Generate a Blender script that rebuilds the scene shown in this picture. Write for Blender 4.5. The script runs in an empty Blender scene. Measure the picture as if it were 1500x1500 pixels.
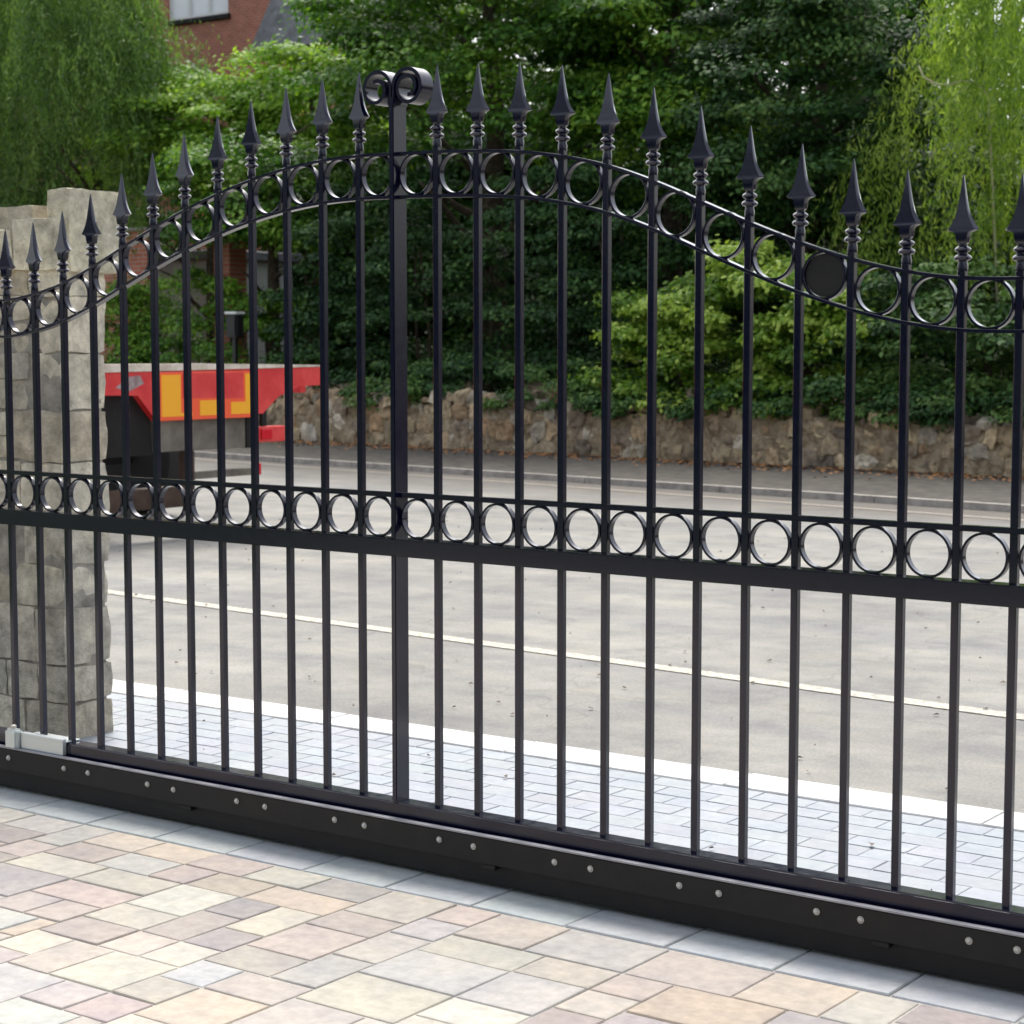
import bpy, bmesh, math, random
import numpy as np
from mathutils import Vector, Matrix, noise
random.seed(7); RNG = np.random.default_rng(11)
scn = bpy.context.scene
COL = scn.collection
R = math.radians

# ------------------------------------------------------------------ camera
F_PX, CX, CY, CZ, YAW, PITCH = 2842.33, 3.44113, -4.19054, 1.47566, 0.629391, -0.0859108
cam_d = bpy.data.cameras.new('camera'); cam = bpy.data.objects.new('camera', cam_d); COL.objects.link(cam)
cam_d.sensor_width = 36; cam_d.lens = F_PX / 1500 * 36; cam_d.clip_start = .05; cam_d.clip_end = 2000
cam.location = (CX, CY, CZ); cam.rotation_euler = (math.pi / 2 + PITCH, 0, YAW)
cam_d.dof.use_dof = True; cam_d.dof.focus_distance = 5.3; cam_d.dof.aperture_fstop = 9
scn.camera = cam
# ------------------------------------------------------------------ sky and sun
SUN_EL, SUN_AZ = R(57), R(-35)            # azimuth measured from +Y towards +X: veiled sun high on the left
w = bpy.data.worlds.new('World'); scn.world = w; w.use_nodes = True
nt = w.node_tree; nt.nodes.clear()
sky = nt.nodes.new('ShaderNodeTexSky'); sky.sky_type = 'NISHITA'; sky.sun_disc = False
sky.sun_elevation = SUN_EL; sky.sun_rotation = SUN_AZ; sky.dust_density = 4; sky.air_density = 1.2
hs = nt.nodes.new('ShaderNodeHueSaturation'); hs.inputs['Saturation'].default_value = .42
bg = nt.nodes.new('ShaderNodeBackground'); bg.inputs['Strength'].default_value = .15
wo = nt.nodes.new('ShaderNodeOutputWorld')
nt.links.new(sky.outputs[0], hs.inputs['Color']); nt.links.new(hs.outputs[0], bg.inputs[0]); nt.links.new(bg.outputs[0], wo.inputs[0])
sd = bpy.data.lights.new('sun', 'SUN'); sd.energy = 1.4; sd.angle = R(30); sd.color = (1, .96, .9)
so = bpy.data.objects.new('sun', sd); COL.objects.link(so)
sdir = Vector((math.sin(SUN_AZ) * math.cos(SUN_EL), math.cos(SUN_AZ) * math.cos(SUN_EL), math.sin(SUN_EL)))
so.rotation_euler = sdir.to_track_quat('Z', 'Y').to_euler()
scn.view_settings.view_transform = 'Standard'; scn.view_settings.look = 'None'
scn.view_settings.exposure = 1.1; scn.view_settings.gamma = 1
scn.render.engine = 'CYCLES'
scn.cycles.max_bounces = 6; scn.cycles.diffuse_bounces = 3; scn.cycles.transparent_max_bounces = 4

# ------------------------------------------------------------------ helpers
def at(px, py, Y):
    """world point on the upright plane y = Y that the photograph shows at pixel (px, py)"""
    fw = Vector((-math.sin(YAW) * math.cos(PITCH), math.cos(YAW) * math.cos(PITCH), math.sin(PITCH)))
    rt = Vector((math.cos(YAW), math.sin(YAW), 0)); up = rt.cross(fw)
    d = fw + rt * ((px - 750) / F_PX) + up * ((750 - py) / F_PX)
    return Vector((CX, CY, CZ)) + d * ((Y - CY) / d.y)

def mesh_obj(name, verts, faces, m, parent=None, loc=None, smooth=False):
    me = bpy.data.meshes.new(name); me.from_pydata([tuple(v) for v in verts], [], faces); me.update()
    if smooth: me.polygons.foreach_set('use_smooth', [True] * len(me.polygons))
    o = bpy.data.objects.new(name, me); COL.objects.link(o)
    if m: me.materials.append(m)
    if parent: o.parent = parent
    if loc is not None: o.location = loc
    return o

def bm_obj(name, bm, m, parent=None, smooth=False, recalc=True):
    if recalc: bmesh.ops.recalc_face_normals(bm, faces=bm.faces)
    me = bpy.data.meshes.new(name); bm.to_mesh(me); bm.free()
    if smooth: me.polygons.foreach_set('use_smooth', [True] * len(me.polygons))
    for mm in (m if isinstance(m, (list, tuple)) else [m]): me.materials.append(mm)
    o = bpy.data.objects.new(name, me); COL.objects.link(o)
    if parent: o.parent = parent
    return o

def box(bm, x0, x1, y0, y1, z0, z1, bev=0, mi=0, seg=1):
    r = bmesh.ops.create_cube(bm, size=1, matrix=Matrix.Translation(((x0+x1)/2, (y0+y1)/2, (z0+z1)/2)) @ Matrix.Diagonal((x1-x0, y1-y0, z1-z0, 1)))
    vs = r['verts']; fs = list({f for v in vs for f in v.link_faces})
    for f in fs: f.material_index = mi
    if bev:
        es = list({e for v in vs for e in v.link_edges})
        rr = bmesh.ops.bevel(bm, geom=es, offset=bev, segments=seg, affect='EDGES')
        for f in rr['faces']: f.material_index = mi
    return vs

def prism_x(bm, pts, x0, x1):
    """outline of (y, z) points extruded along x"""
    a = [bm.verts.new((x0, y, z)) for y, z in pts]; b = [bm.verts.new((x1, y, z)) for y, z in pts]
    bm.faces.new(a); bm.faces.new(b[::-1]); n = len(pts)
    for i in range(n): bm.faces.new((a[i], a[(i+1) % n], b[(i+1) % n], b[i]))

def lathe(bm, prof, n=16, cx=0, cy=0):
    rings = []
    for r, z in prof:
        rings.append([bm.verts.new((cx + r*math.cos(2*math.pi*k/n), cy + r*math.sin(2*math.pi*k/n), z)) for k in range(n)])
    for a, b in zip(rings, rings[1:]):
        for k in range(n): bm.faces.new((a[k], a[(k+1) % n], b[(k+1) % n], b[k]))
    bm.faces.new(rings[0][::-1]); bm.faces.new(rings[-1])

def tube(bm, pts, radii, n=7):
    rings = []
    for i, p in enumerate(pts):
        p = Vector(p); d = (Vector(pts[min(i+1, len(pts)-1)]) - Vector(pts[max(i-1, 0)])).normalized()
        a = d.cross(Vector((.3, .8, .52))).normalized(); b = d.cross(a)
        rings.append([bm.verts.new(p + (a*math.cos(2*math.pi*k/n) + b*math.sin(2*math.pi*k/n)) * radii[i]) for k in range(n)])
    for a, b in zip(rings, rings[1:]):
        for k in range(n): bm.faces.new((a[k], a[(k+1) % n], b[(k+1) % n], b[k]))
    bm.faces.new(rings[0][::-1]); bm.faces.new(rings[-1])

def tag(o, label=None, cat=None, group=None, kind=None):
    if label: o['label'] = label
    if cat: o['category'] = cat
    if group: o['group'] = group
    if kind: o['kind'] = kind
    return o

def empty(name, loc=(0, 0, 0)):
    o = bpy.data.objects.new(name, None); COL.objects.link(o); o.location = loc; o.empty_display_size = .1
    return o

def part_at(name, bm, m, root, smooth=False):
    """mesh given in world coordinates, parented to a root that stands at its own base"""
    bmesh.ops.translate(bm, vec=-Vector(root.location), verts=bm.verts)
    return bm_obj(name, bm, m, root, smooth)

# ------------------------------------------------------------------ materials
def mat(name, col=(.5, .5, .5), rough=.6, metal=0, coat=0, spec=.5):
    m = bpy.data.materials.new(name); m.use_nodes = True
    b = m.node_tree.nodes['Principled BSDF']
    b.inputs['Base Color'].default_value = (*col, 1); b.inputs['Roughness'].default_value = rough
    b.inputs['Metallic'].default_value = metal; b.inputs['Coat Weight'].default_value = coat
    b.inputs['Specular IOR Level'].default_value = spec
    return m, m.node_tree, b

def nd(t, typ, **kw):
    n = t.nodes.new(typ)
    for k, v in kw.items():
        if k in n.inputs: n.inputs[k].default_value = v
        else: setattr(n, k, v)
    return n

def ramp(t, stops):
    n = t.nodes.new('ShaderNodeValToRGB'); cr = n.color_ramp
    while len(cr.elements) < len(stops): cr.elements.new(.5)
    for e, (p, c) in zip(cr.elements, stops): e.position = p; e.color = (*c, 1)
    return n

def mixc(t, a, b, fac, mode='MIX'):
    n = t.nodes.new('ShaderNodeMix'); n.data_type = 'RGBA'; n.blend_type = mode
    for sock, v in ((n.inputs[0], fac), (n.inputs[6], a), (n.inputs[7], b)):
        if hasattr(v, 'links') or hasattr(v, 'is_linked'): t.links.new(v, sock)
        elif isinstance(v, (tuple, list)): sock.default_value = (*v, 1)
        else: sock.default_value = v
    return n.outputs[2]

def bump(t, b, h, strength=.3, dist=.01):
    n = t.nodes.new('ShaderNodeBump'); n.inputs['Strength'].default_value = strength; n.inputs['Distance'].default_value = dist
    t.links.new(h, n.inputs['Height']); t.links.new(n.outputs[0], b.inputs['Normal'])

def coords(t): return t.nodes.new('ShaderNodeTexCoord').outputs['Object']
def nz(t, co, scale, detail=4, rough=.55):
    n = nd(t, 'ShaderNodeTexNoise'); n.inputs['Scale'].default_value = scale; n.inputs['Detail'].default_value = detail; n.inputs['Roughness'].default_value = rough
    t.links.new(co, n.inputs['Vector']); return n.outputs['Fac']

def black_paint():
    m, t, b = mat('black_gloss_paint', (.0028, .0030, .0165), .2, 0, .6, .25)  # blue in the base colour stands in for the sky sheen on the bars
    b.inputs['Coat Roughness'].default_value = .12
    co = coords(t); n = nz(t, co, 35, 3)
    r = ramp(t, [(.3, (.13,)*3), (.75, (.24,)*3)]); t.links.new(n, r.inputs[0]); t.links.new(r.outputs[0], b.inputs['Roughness'])
    bump(t, b, nz(t, co, 90, 2), .08, .002)
    return m
def satin_black():
    m, t, b = mat('satin_black_track', (.014, .013, .015), .5, 0, 0, .35)
    co = coords(t); n = nz(t, co, 14, 5)
    r = ramp(t, [(.35, (.004, .004, .005)), (.8, (.011, .010, .010))]); t.links.new(n, r.inputs[0]); t.links.new(r.outputs[0], b.inputs['Base Color'])
    bump(t, b, nz(t, co, 60, 2), .1, .002)
    return m
def attr_mat(name, rough, tint=None, noise_scale=20, amt=.25, bmp=.25, bdist=.004, spec=.4):
    """base colour from the per-piece colour attribute with fine speckle on it"""
    m, t, b = mat(name, rough=rough, spec=spec)
    a = nd(t, 'ShaderNodeAttribute', attribute_name='piece')
    co = coords(t); n1 = nz(t, co, noise_scale, 6, .65); n2 = nz(t, co, noise_scale*.22, 3)
    r = ramp(t, [(.25, (1-amt,)*3), (.75, (1+amt*.6,)*3)]); t.links.new(n1, r.inputs[0])
    r2 = ramp(t, [(.3, (.93-amt*.3, .94-amt*.3, .96-amt*.3)), (.7, (1.04+amt*.15, 1.02+amt*.13, .99))]); t.links.new(n2, r2.inputs[0])
    c = mixc(t, a.outputs['Color'], r.outputs[0], 1.0, 'MULTIPLY'); c = mixc(t, c, r2.outputs[0], 1.0, 'MULTIPLY')
    t.links.new(c, b.inputs['Base Color'])
    n3 = nz(t, co, noise_scale*4.5, 5, .7); ad = nd(t, 'ShaderNodeMath', operation='MULTIPLY_ADD'); t.links.new(n3, ad.inputs[0]); ad.inputs[1].default_value = .5; t.links.new(n1, ad.inputs[2])
    bump(t, b, ad.outputs[0], bmp, bdist)
    return m
def asphalt():
    m, t, b = mat('worn_asphalt', rough=.85, spec=.3)
    co = coords(t); g = nz(t, co, 70, 6, .8); p = nz(t, co, .8, 5, .6); s = nz(t, co, 6, 4)
    mp = t.nodes.new('ShaderNodeMapping'); mp.inputs['Scale'].default_value = (.25, 1.6, 1); t.links.new(co, mp.inputs[0])
    st = nz(t, mp.outputs[0], 1.1, 4, .6)
    r1 = ramp(t, [(.3, (.178, .178, .171)), (.7, (.285, .281, .262))]); t.links.new(p, r1.inputs[0])
    r2 = ramp(t, [(.25, (.6,)*3), (.8, (1.35,)*3)]); t.links.new(g, r2.inputs[0])
    r3 = ramp(t, [(.3, (.78, .78, .80)), (.7, (1.15, 1.12, 1.05))]); t.links.new(st, r3.inputs[0])
    c = mixc(t, r1.outputs[0], r2.outputs[0], 1.0, 'MULTIPLY'); c = mixc(t, c, r3.outputs[0], 1.0, 'MULTIPLY')
    v = nd(t, 'ShaderNodeTexVoronoi', feature='DISTANCE_TO_EDGE'); v.inputs['Scale'].default_value = .55
    dd = nd(t, 'ShaderNodeTexNoise'); dd.inputs['Scale'].default_value = 2.5; t.links.new(co, dd.inputs['Vector'])
    vm = nd(t, 'ShaderNodeVectorMath', operation='MULTIPLY_ADD'); t.links.new(dd.outputs['Color'], vm.inputs[0]); vm.inputs[1].default_value = (.7, .7, 0); t.links.new(co, vm.inputs[2])
    t.links.new(vm.outputs[0], v.inputs['Vector'])
    rc = ramp(t, [(0, (.55,)*3), (.008, (1,)*3)]); t.links.new(v.outputs['Distance'], rc.inputs[0])
    c = mixc(t, c, rc.outputs[0], .35, 'MULTIPLY')
    bl = nz(t, co, 2.4, 7, .72); r5 = ramp(t, [(.36, (.80, .80, .82)), (.5, (1,)*3), (.66, (1.16, 1.13, 1.06))]); t.links.new(bl, r5.inputs[0])
    c = mixc(t, c, r5.outputs[0], 1.0, 'MULTIPLY')
    sk = nz(t, co, 26, 6, .8); r6 = ramp(t, [(.30, (.55,)*3), (.40, (1,)*3), (.72, (1.0,)*3), (.8, (1.25,)*3)]); t.links.new(sk, r6.inputs[0])
    c = mixc(t, c, r6.outputs[0], .8, 'MULTIPLY')
    # gutter grime, deepened to paint in the tree shade along the far road edge
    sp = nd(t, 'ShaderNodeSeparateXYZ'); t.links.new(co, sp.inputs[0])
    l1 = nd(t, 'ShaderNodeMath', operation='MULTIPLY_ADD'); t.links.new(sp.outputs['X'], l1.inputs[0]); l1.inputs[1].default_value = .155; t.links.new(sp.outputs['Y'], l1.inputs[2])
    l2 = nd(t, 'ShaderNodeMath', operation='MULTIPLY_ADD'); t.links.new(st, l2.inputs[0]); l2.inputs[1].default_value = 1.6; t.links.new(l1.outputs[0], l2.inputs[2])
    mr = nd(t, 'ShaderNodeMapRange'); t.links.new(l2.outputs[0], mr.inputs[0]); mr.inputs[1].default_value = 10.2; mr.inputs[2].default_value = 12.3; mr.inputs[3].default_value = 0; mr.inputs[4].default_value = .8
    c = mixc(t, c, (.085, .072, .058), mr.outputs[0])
    t.links.new(c, b.inputs['Base Color']); bump(t, b, g, .4, .004)
    return m
def simple_noise(name, c1, c2, scale, rough=.8, bmp=.3, bd=.01, detail=5, spec=.3, lo=.35, hi=.65):
    m, t, b = mat(name, rough=rough, spec=spec); co = coords(t); n = nz(t, co, scale, detail, .6)
    r = ramp(t, [(lo, c1), (hi, c2)]); t.links.new(n, r.inputs[0]); t.links.new(r.outputs[0], b.inputs['Base Color'])
    bump(t, b, nz(t, co, scale*3, 4), bmp, bd)
    return m
def worn_line(name, col, under, cover):
    m, t, b = mat(name, rough=.75); co = coords(t); n = nz(t, co, 30, 5, .7)
    r = ramp(t, [(cover-.06, (0,)*3), (cover+.06, (1,)*3)]); t.links.new(n, r.inputs[0])
    t.links.new(mixc(t, under, col, r.outputs[0]), b.inputs['Base Color']); return m
def brick():
    m, t, b = mat('red_brick', rough=.85, spec=.25); co = coords(t)
    mp = t.nodes.new('ShaderNodeMapping'); mp.inputs['Rotation'].default_value = (R(90), 0, 0); t.links.new(co, mp.inputs[0])
    k = nd(t, 'ShaderNodeTexBrick', offset=.5); k.inputs['Scale'].default_value = 1
    k.inputs['Brick Width'].default_value = .225; k.inputs['Row Height'].default_value = .075; k.inputs['Mortar Size'].default_value = .008
    k.inputs['Color1'].default_value = (.46, .15, .09, 1); k.inputs['Color2'].default_value = (.38, .12, .075, 1); k.inputs['Mortar'].default_value = (.35, .31, .27, 1)
    t.links.new(mp.outputs[0], k.inputs['Vector']); n = nz(t, co, 3, 4)
    r = ramp(t, [(.3, (.85,)*3), (.7, (1.15,)*3)]); t.links.new(n, r.inputs[0])
    t.links.new(mixc(t, k.outputs['Color'], r.outputs[0], 1.0, 'MULTIPLY'), b.inputs['Base Color']); return m
def leaf_mat(name, stops, trans=.35, rough=.5):
    m = bpy.data.materials.new(name); m.use_nodes = True; t = m.node_tree; b = t.nodes['Principled BSDF']; out = t.nodes['Material Output']
    a = nd(t, 'ShaderNodeAttribute', attribute_name='tone')
    r = ramp(t, stops); t.links.new(a.outputs['Fac'], r.inputs[0])
    t.links.new(r.outputs[0], b.inputs['Base Color']); b.inputs['Roughness'].default_value = rough; b.inputs['Specular IOR Level'].default_value = .35
    tr = nd(t, 'ShaderNodeBsdfTranslucent'); t.links.new(mixc(t, r.outputs[0], (1.1, 1.2, .5), 1.0, 'MULTIPLY'), tr.inputs[0])
    mx = t.nodes.new('ShaderNodeMixShader'); mx.inputs[0].default_value = trans
    t.links.new(b.outputs[0], mx.inputs[1]); t.links.new(tr.outputs[0], mx.inputs[2]); t.links.new(mx.outputs[0], out.inputs[0])
    return m

M = {
 'black': black_paint(), 'track': satin_black(),
 'paver': attr_mat('sandstone_paver', .7, noise_scale=26, amt=.24, bmp=.22, bdist=.004),
 'sett': attr_mat('grey_sett', .65, noise_scale=30, amt=.16, bmp=.3, bdist=.003),
 'stone': attr_mat('limestone_rubble', .9, noise_scale=15, amt=.6, bmp=1.0, bdist=.02, spec=.2),
 'wallstone': attr_mat('roadside_rubble', .9, noise_scale=11, amt=.6, bmp=1.0, bdist=.04, spec=.2),
 'wallmortar': simple_noise('earthy_mortar', (.16, .115, .07), (.42, .34, .23), 7, .95, .8, .04),
 'joint': simple_noise('jointing_sand', (.36, .335, .30), (.50, .47, .43), 60, .9),
 'mortar': simple_noise('lime_mortar', (.2, .185, .16), (.38, .35, .3), 14, .95, .6, .02),
 'padjoint': simple_noise('kiln_sand_joint', (.25, .265, .295), (.34, .36, .39), 60, .9),
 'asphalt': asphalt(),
 'path': simple_noise('shade_toned_footway_asphalt', (.05, .046, .042), (.10, .09, .075), 7, .9, .4, .006, spec=.2),  # asphalt tone lowered to include the tree shade over the footway
 'kerb': simple_noise('pale_kerb_stone', (.42, .42, .41), (.6, .6, .58), 9, .7, .2, .004),
 'farkerb': simple_noise('worn_kerb_stone', (.22, .20, .18), (.36, .33, .29), 9, .8, .2, .004),
 'white_line': worn_line('worn_white_paint', (.46, .43, .34), (.26, .245, .21), .49),
 'yellow_line': worn_line('faded_paint', (.26, .225, .18), (.16, .145, .125), .5),
 'soil': simple_noise('garden_soil', (.025, .018, .012), (.07, .055, .03), 5, .95, .6, .03),
 'grass': simple_noise('rough_grass', (.03, .05, .015), (.07, .1, .03), 8, .95, .6, .03),
 'brick': brick(),
 'lip': mat('edge_highlight_grey', (.30, .30, .33), .35, .4)[0],  # pale grey for the painted highlight on the cover edge
 'galv': mat('galvanised_steel', (.62, .66, .66), .38, .7)[0],
 'bolt': mat('zinc_bolt', (.5, .48, .45), .4, .6)[0],
 'red': simple_noise('trailer_red', (.60, .018, .022), (.74, .055, .05), 6, .45, .1, .002, spec=.5),
 'cream': simple_noise('weathered_cream_plank', (.5, .42, .34), (.75, .66, .56), 8, .7),
 'orange': mat('marker_orange', (.9, .10, .03), .45)[0],
 'yellow': mat('marker_yellow', (.95, .42, .01), .45)[0],
 'scuff': simple_noise('scuffed_bare_metal', (.25, .16, .16), (.42, .34, .34), 14, .6),
 'grime': simple_noise('grimy_steel', (.10, .085, .07), (.20, .175, .145), 5, .6, .2, .004),
 'dark': simple_noise('dark_underside', (.005, .0045, .0045), (.014, .012, .011), 5, .7),
 'brown': simple_noise('rusty_brown_steel', (.04, .022, .016), (.085, .05, .035), 5, .7),
 'rubber': mat('tyre_rubber', (.015, .015, .015), .8)[0],
 'lamp': mat('red_lens', (.6, .005, .02), .2)[0],
 'white': mat('white_frame_paint', (.75, .75, .73), .5)[0],
 'glass': mat('window_glass', (.86, .88, .9), .08, 0)[0],
 'slate': simple_noise('grey_roof_slate', (.12, .12, .13), (.24, .24, .26), 4, .6),
 'render': simple_noise('pale_render', (.5, .5, .48), (.62, .62, .6), 3, .8),
 'bark': simple_noise('bark', (.035, .026, .018), (.11, .085, .06), 12, .95, .8, .02),
 'twig': mat('pale_twig', (.42, .38, .24), .7)[0],
 'litter': mat('fallen_leaf', (.38, .17, .05), .7)[0],
 'speck': mat('dead_leaf', (.09, .06, .04), .8)[0],
 'plastic': mat('black_plastic', (.012, .012, .013), .4)[0],
}
L = {
 'dark':  leaf_mat('dark_leaves', [(0, (.018, .055, .009)), (.5, (.045, .120, .016)), (1, (.11, .21, .03))]),
 'mid':   leaf_mat('mid_green_leaves', [(0, (.034, .100, .012)), (.5, (.085, .21, .022)), (1, (.24, .40, .045))]),
 'lime':  leaf_mat('lime_leaves', [(0, (.10, .21, .022)), (.5, (.19, .35, .036)), (1, (.36, .52, .075))], .45),
 'ivy':   leaf_mat('ivy_leaves', [(0, (.014, .048, .011)), (.5, (.036, .105, .018)), (1, (.12, .21, .045))], .22, .6),
 'laurel':leaf_mat('privet_leaves', [(0, (.06, .14, .014)), (.5, (.18, .32, .03)), (1, (.46, .58, .11))], .4, .45),
 'willow':leaf_mat('willow_leaves', [(0, (.11, .19, .03)), (.5, (.22, .34, .05)), (1, (.42, .52, .11))], .45),
 'yew':   leaf_mat('drooping_leaves', [(0, (.042, .09, .024)), (.5, (.105, .195, .048)), (1, (.24, .36, .09))], .4),
}

# ------------------------------------------------------------------ ground, road, paving
def sheet(name, pts, z, m, kind='structure'):
    o = mesh_obj(name, [(x, y, z) for x, y in pts], [tuple(range(len(pts)))], m); tag(o, kind=kind); return o
def lineY(pts, x):     # road-parallel lines, y as a function of x
    (x0, y0), (x1, y1) = pts; return y0 + (y1-y0)*(x-x0)/(x1-x0)
WALL = ((-15.09, 17.0), (-4.36, 15.82))      # foot of the roadside wall
KERB = ((-12.16, 13.62), (-2.92, 12.19))     # far kerb
XL, XR = -70, 40
sheet('ground', [(-400, -400), (400, -400), (400, 400), (-400, 400)], -.13, M['grass'])
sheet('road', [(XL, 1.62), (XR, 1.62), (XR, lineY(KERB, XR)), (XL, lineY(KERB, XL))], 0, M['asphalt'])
def strip(name, line, off0, off1, z, m, xa=XL, xb=XR):
    (x0, y0), (x1, y1) = line
    return sheet(name, [(xa, lineY(line, xa)+off0), (xb, lineY(line, xb)+off0), (xb, lineY(line, xb)+off1), (xa, lineY(line, xa)+off1)], z, m)
WL = ((-5.19, 3.70), (.56, 3.16))
strip('lane_line', WL, -.055, .055, .004, M['white_line'])
YL = ((-6.44, 12.2), (-2.6, 11.5))
strip('edge_line', YL, -.06, .06, .004, M['yellow_line'])
# far footway with a real kerb step
bm = bmesh.new()
xs = [XL, XR]
f = [bm.verts.new((x, y, .06)) for x, y in ((XL, lineY(KERB, XL)+.122), (XR, lineY(KERB, XR)+.122), (XR, lineY(WALL, XR)+.3), (XL, lineY(WALL, XL)+.3))]
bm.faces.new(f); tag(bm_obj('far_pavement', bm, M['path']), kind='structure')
bm = bmesh.new(); x = XL
while x < XR:
    x2 = min(x+.91, XR)
    a0, a1 = lineY(KERB, x), lineY(KERB, x2)
    q = [(x+.004, a0), (x2-.004, a1), (x2-.004, a1+.12), (x+.004, a0+.12)]
    lo = [bm.verts.new((a, b, -.1)) for a, b in q]; hi = [bm.verts.new((a, b+(.02 if i < 2 else 0), .065)) for i, (a, b) in enumerate(q)]
    bm.faces.new(hi)
    for i in range(4): bm.faces.new((lo[i], lo[(i+1) % 4], hi[(i+1) % 4], hi[i]))
    x = x2
tag(bm_obj('far_kerb', bm, M['farkerb']), kind='structure')
# garden bank behind the wall
def bank():
    vs, fs = [], []
    nx, ny = 60, 14
    for j in range(ny):
        for i in range(nx):
            x = XL + (XR-XL)*i/(nx-1); y = lineY(WALL, x)+.25 + 45*(j/(ny-1))**1.6
            vs.append((x, y, .42 + .5*min(1, j/5) + .12*noise.noise(Vector((x*.4, y*.4, 0)))))
    for j in range(ny-1):
        for i in range(nx-1): k = j*nx+i; fs.append((k, k+1, k+nx+1, k+nx))
    tag(mesh_obj('garden_bank', vs, fs, M['soil'], smooth=True), kind='structure')
bank()

def pieces_obj(name, quads, m, rise=0, top=0.0, thick=.05, bev=.006, jit=.0012):
    """flat paving pieces with rounded arrises: quads = [(x0,x1,y0,y1,colour)]"""
    vs, fs, cs = [], [], []
    for x0, x1, y0, y1, c in quads:
        b = len(vs); dz = random.uniform(-jit, jit); tx = random.uniform(-jit, jit); ty = random.uniform(-jit, jit)
        def ring(inset, z):
            for sx, sy in ((x0, y0), (x1, y0), (x1, y1), (x0, y1)):
                xx = sx + (inset if sx == x0 else -inset); yy = sy + (inset if sy == y0 else -inset)
                k = bev*.9
                vs.append((xx, yy, z + dz + (tx if sx == x0 else -tx) + (ty if sy == y0 else -ty)))
        ring(0, top-thick); ring(0, top-bev); ring(bev*.45, top-bev*.25); ring(bev*1.6, top)
        for k in range(3):
            for i in range(4): fs.append((b+k*4+i, b+k*4+(i+1) % 4, b+k*4+4+(i+1) % 4, b+k*4+4+i)); cs.append(c)
        fs.append((b+12, b+13, b+14, b+15)); cs.append(c)
    o = mesh_obj(name, vs, fs, m)
    at_ = o.data.attributes.new('piece', 'FLOAT_COLOR', 'FACE')
    at_.data.foreach_set('color', np.array([(*c, 1) for c in cs], 'f').ravel())
    return o

PAL = [((.47, .43, .37), 7), ((.51, .475, .415), 5), ((.43, .375, .33), 4), ((.375, .33, .305), 4), ((.40, .37, .35), 4), ((.43, .415, .39), 3), ((.46, .385, .31), 3), ((.345, .31, .30), 2), ((.385, .38, .375), 1)]
def pick():
    c = random.choices([p[0] for p in PAL], [p[1] for p in PAL])[0]; k = random.uniform(.90, 1.10)
    return tuple(min(.8, v*k*random.uniform(.97, 1.03)) for v in c)
def driveway():
    U = .073; X0, Y1 = -4.6, -.205; nx, ny = 138, 78
    g = np.zeros((nx, ny), bool); out = []
    sizes = [(3, 2), (2, 2), (3, 3), (4, 2), (4, 3), (2, 3), (3, 2)]; wts = [5, 3, 3, 3, 2, 1, 3]
    for j in range(0, ny):
        i = 0
        while i < nx:
            if g[i, j]: i += 1; continue
            for w_, h_ in random.choices(sizes, wts, k=5) + [(2, 2), (3, 1), (2, 1), (1, 2), (1, 1)]:
                if i+w_ <= nx and j+h_ <= ny and not g[i:i+w_, j:j+h_].any():
                    rem = nx
                    # avoid leaving one-cell gaps
                    k = i+w_
                    if k < nx and not g[k, j] and (k+1 >= nx or g[k+1, j]) and w_ > 1 and (w_, h_) != (1, 1) and random.random() < .85: continue
                    break
            g[i:i+w_, j:j+h_] = True
            gap = .0028
            out.append((X0+i*U+gap, X0+(i+w_)*U-gap, Y1-(j+h_)*U+gap, Y1-j*U-gap, pick()))
            i += w_
    return out
dq = driveway()
tag(pieces_obj('driveway', dq, M['paver'], top=0, bev=.0045, jit=.001), kind='structure')
sheet('driveway_joints', [(-5, -6.2), (6, -6.2), (6, .2), (-5, .2)], -.0048, M['joint'])
# slate-grey border under the gate, then blue-grey block footway as far as the pale kerb
q = []
def greys(base=(.46, .49, .51), v=.09): k = random.uniform(1-v, 1+v); return tuple(b*k*random.uniform(.98, 1.02) for b in base)
x = -5
while x < 6:
    q.append((x+.003, x+.297, -.198, -.003, greys((.40, .425, .435), .06))); x += .3
x = -5.1
while x < 6:
    q.append((x+.003, x+.297, .003, .197, greys((.40, .425, .435), .06))); x += .3
tag(pieces_obj('border_setts', q, M['sett'], top=.001, bev=.005), kind='structure')
q = []; y = .2; r_ = 0
while y < 1.4:
    x = -5.2 + (.1 if r_ % 2 else 0)
    while x < 6:
        l = .2
        q.append((x+.0025, x+l-.0025, y+.0025, y+.1075, greys((.265, .288, .318), .06))); x += l
    y += .11; r_ += 1
tag(pieces_obj('pavement', q, M['sett'], top=0, bev=.0028, jit=.0007), kind='structure')
sheet('pavement_joints', [(-5.2, .2), (6.2, .2), (6.2, 1.42), (-5.2, 1.42)], -.0026, M['padjoint'])
q = []; x = -8
while x < 9:
    q.append((x+.003, x+.912, 1.414, 1.618, greys((.285, .285, .275), .10))); x += .915
kb = pieces_obj('near_kerb', q, M['kerb'], top=.006, bev=.006); tag(kb, kind='structure')
for x_ in ():
    pass

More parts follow.
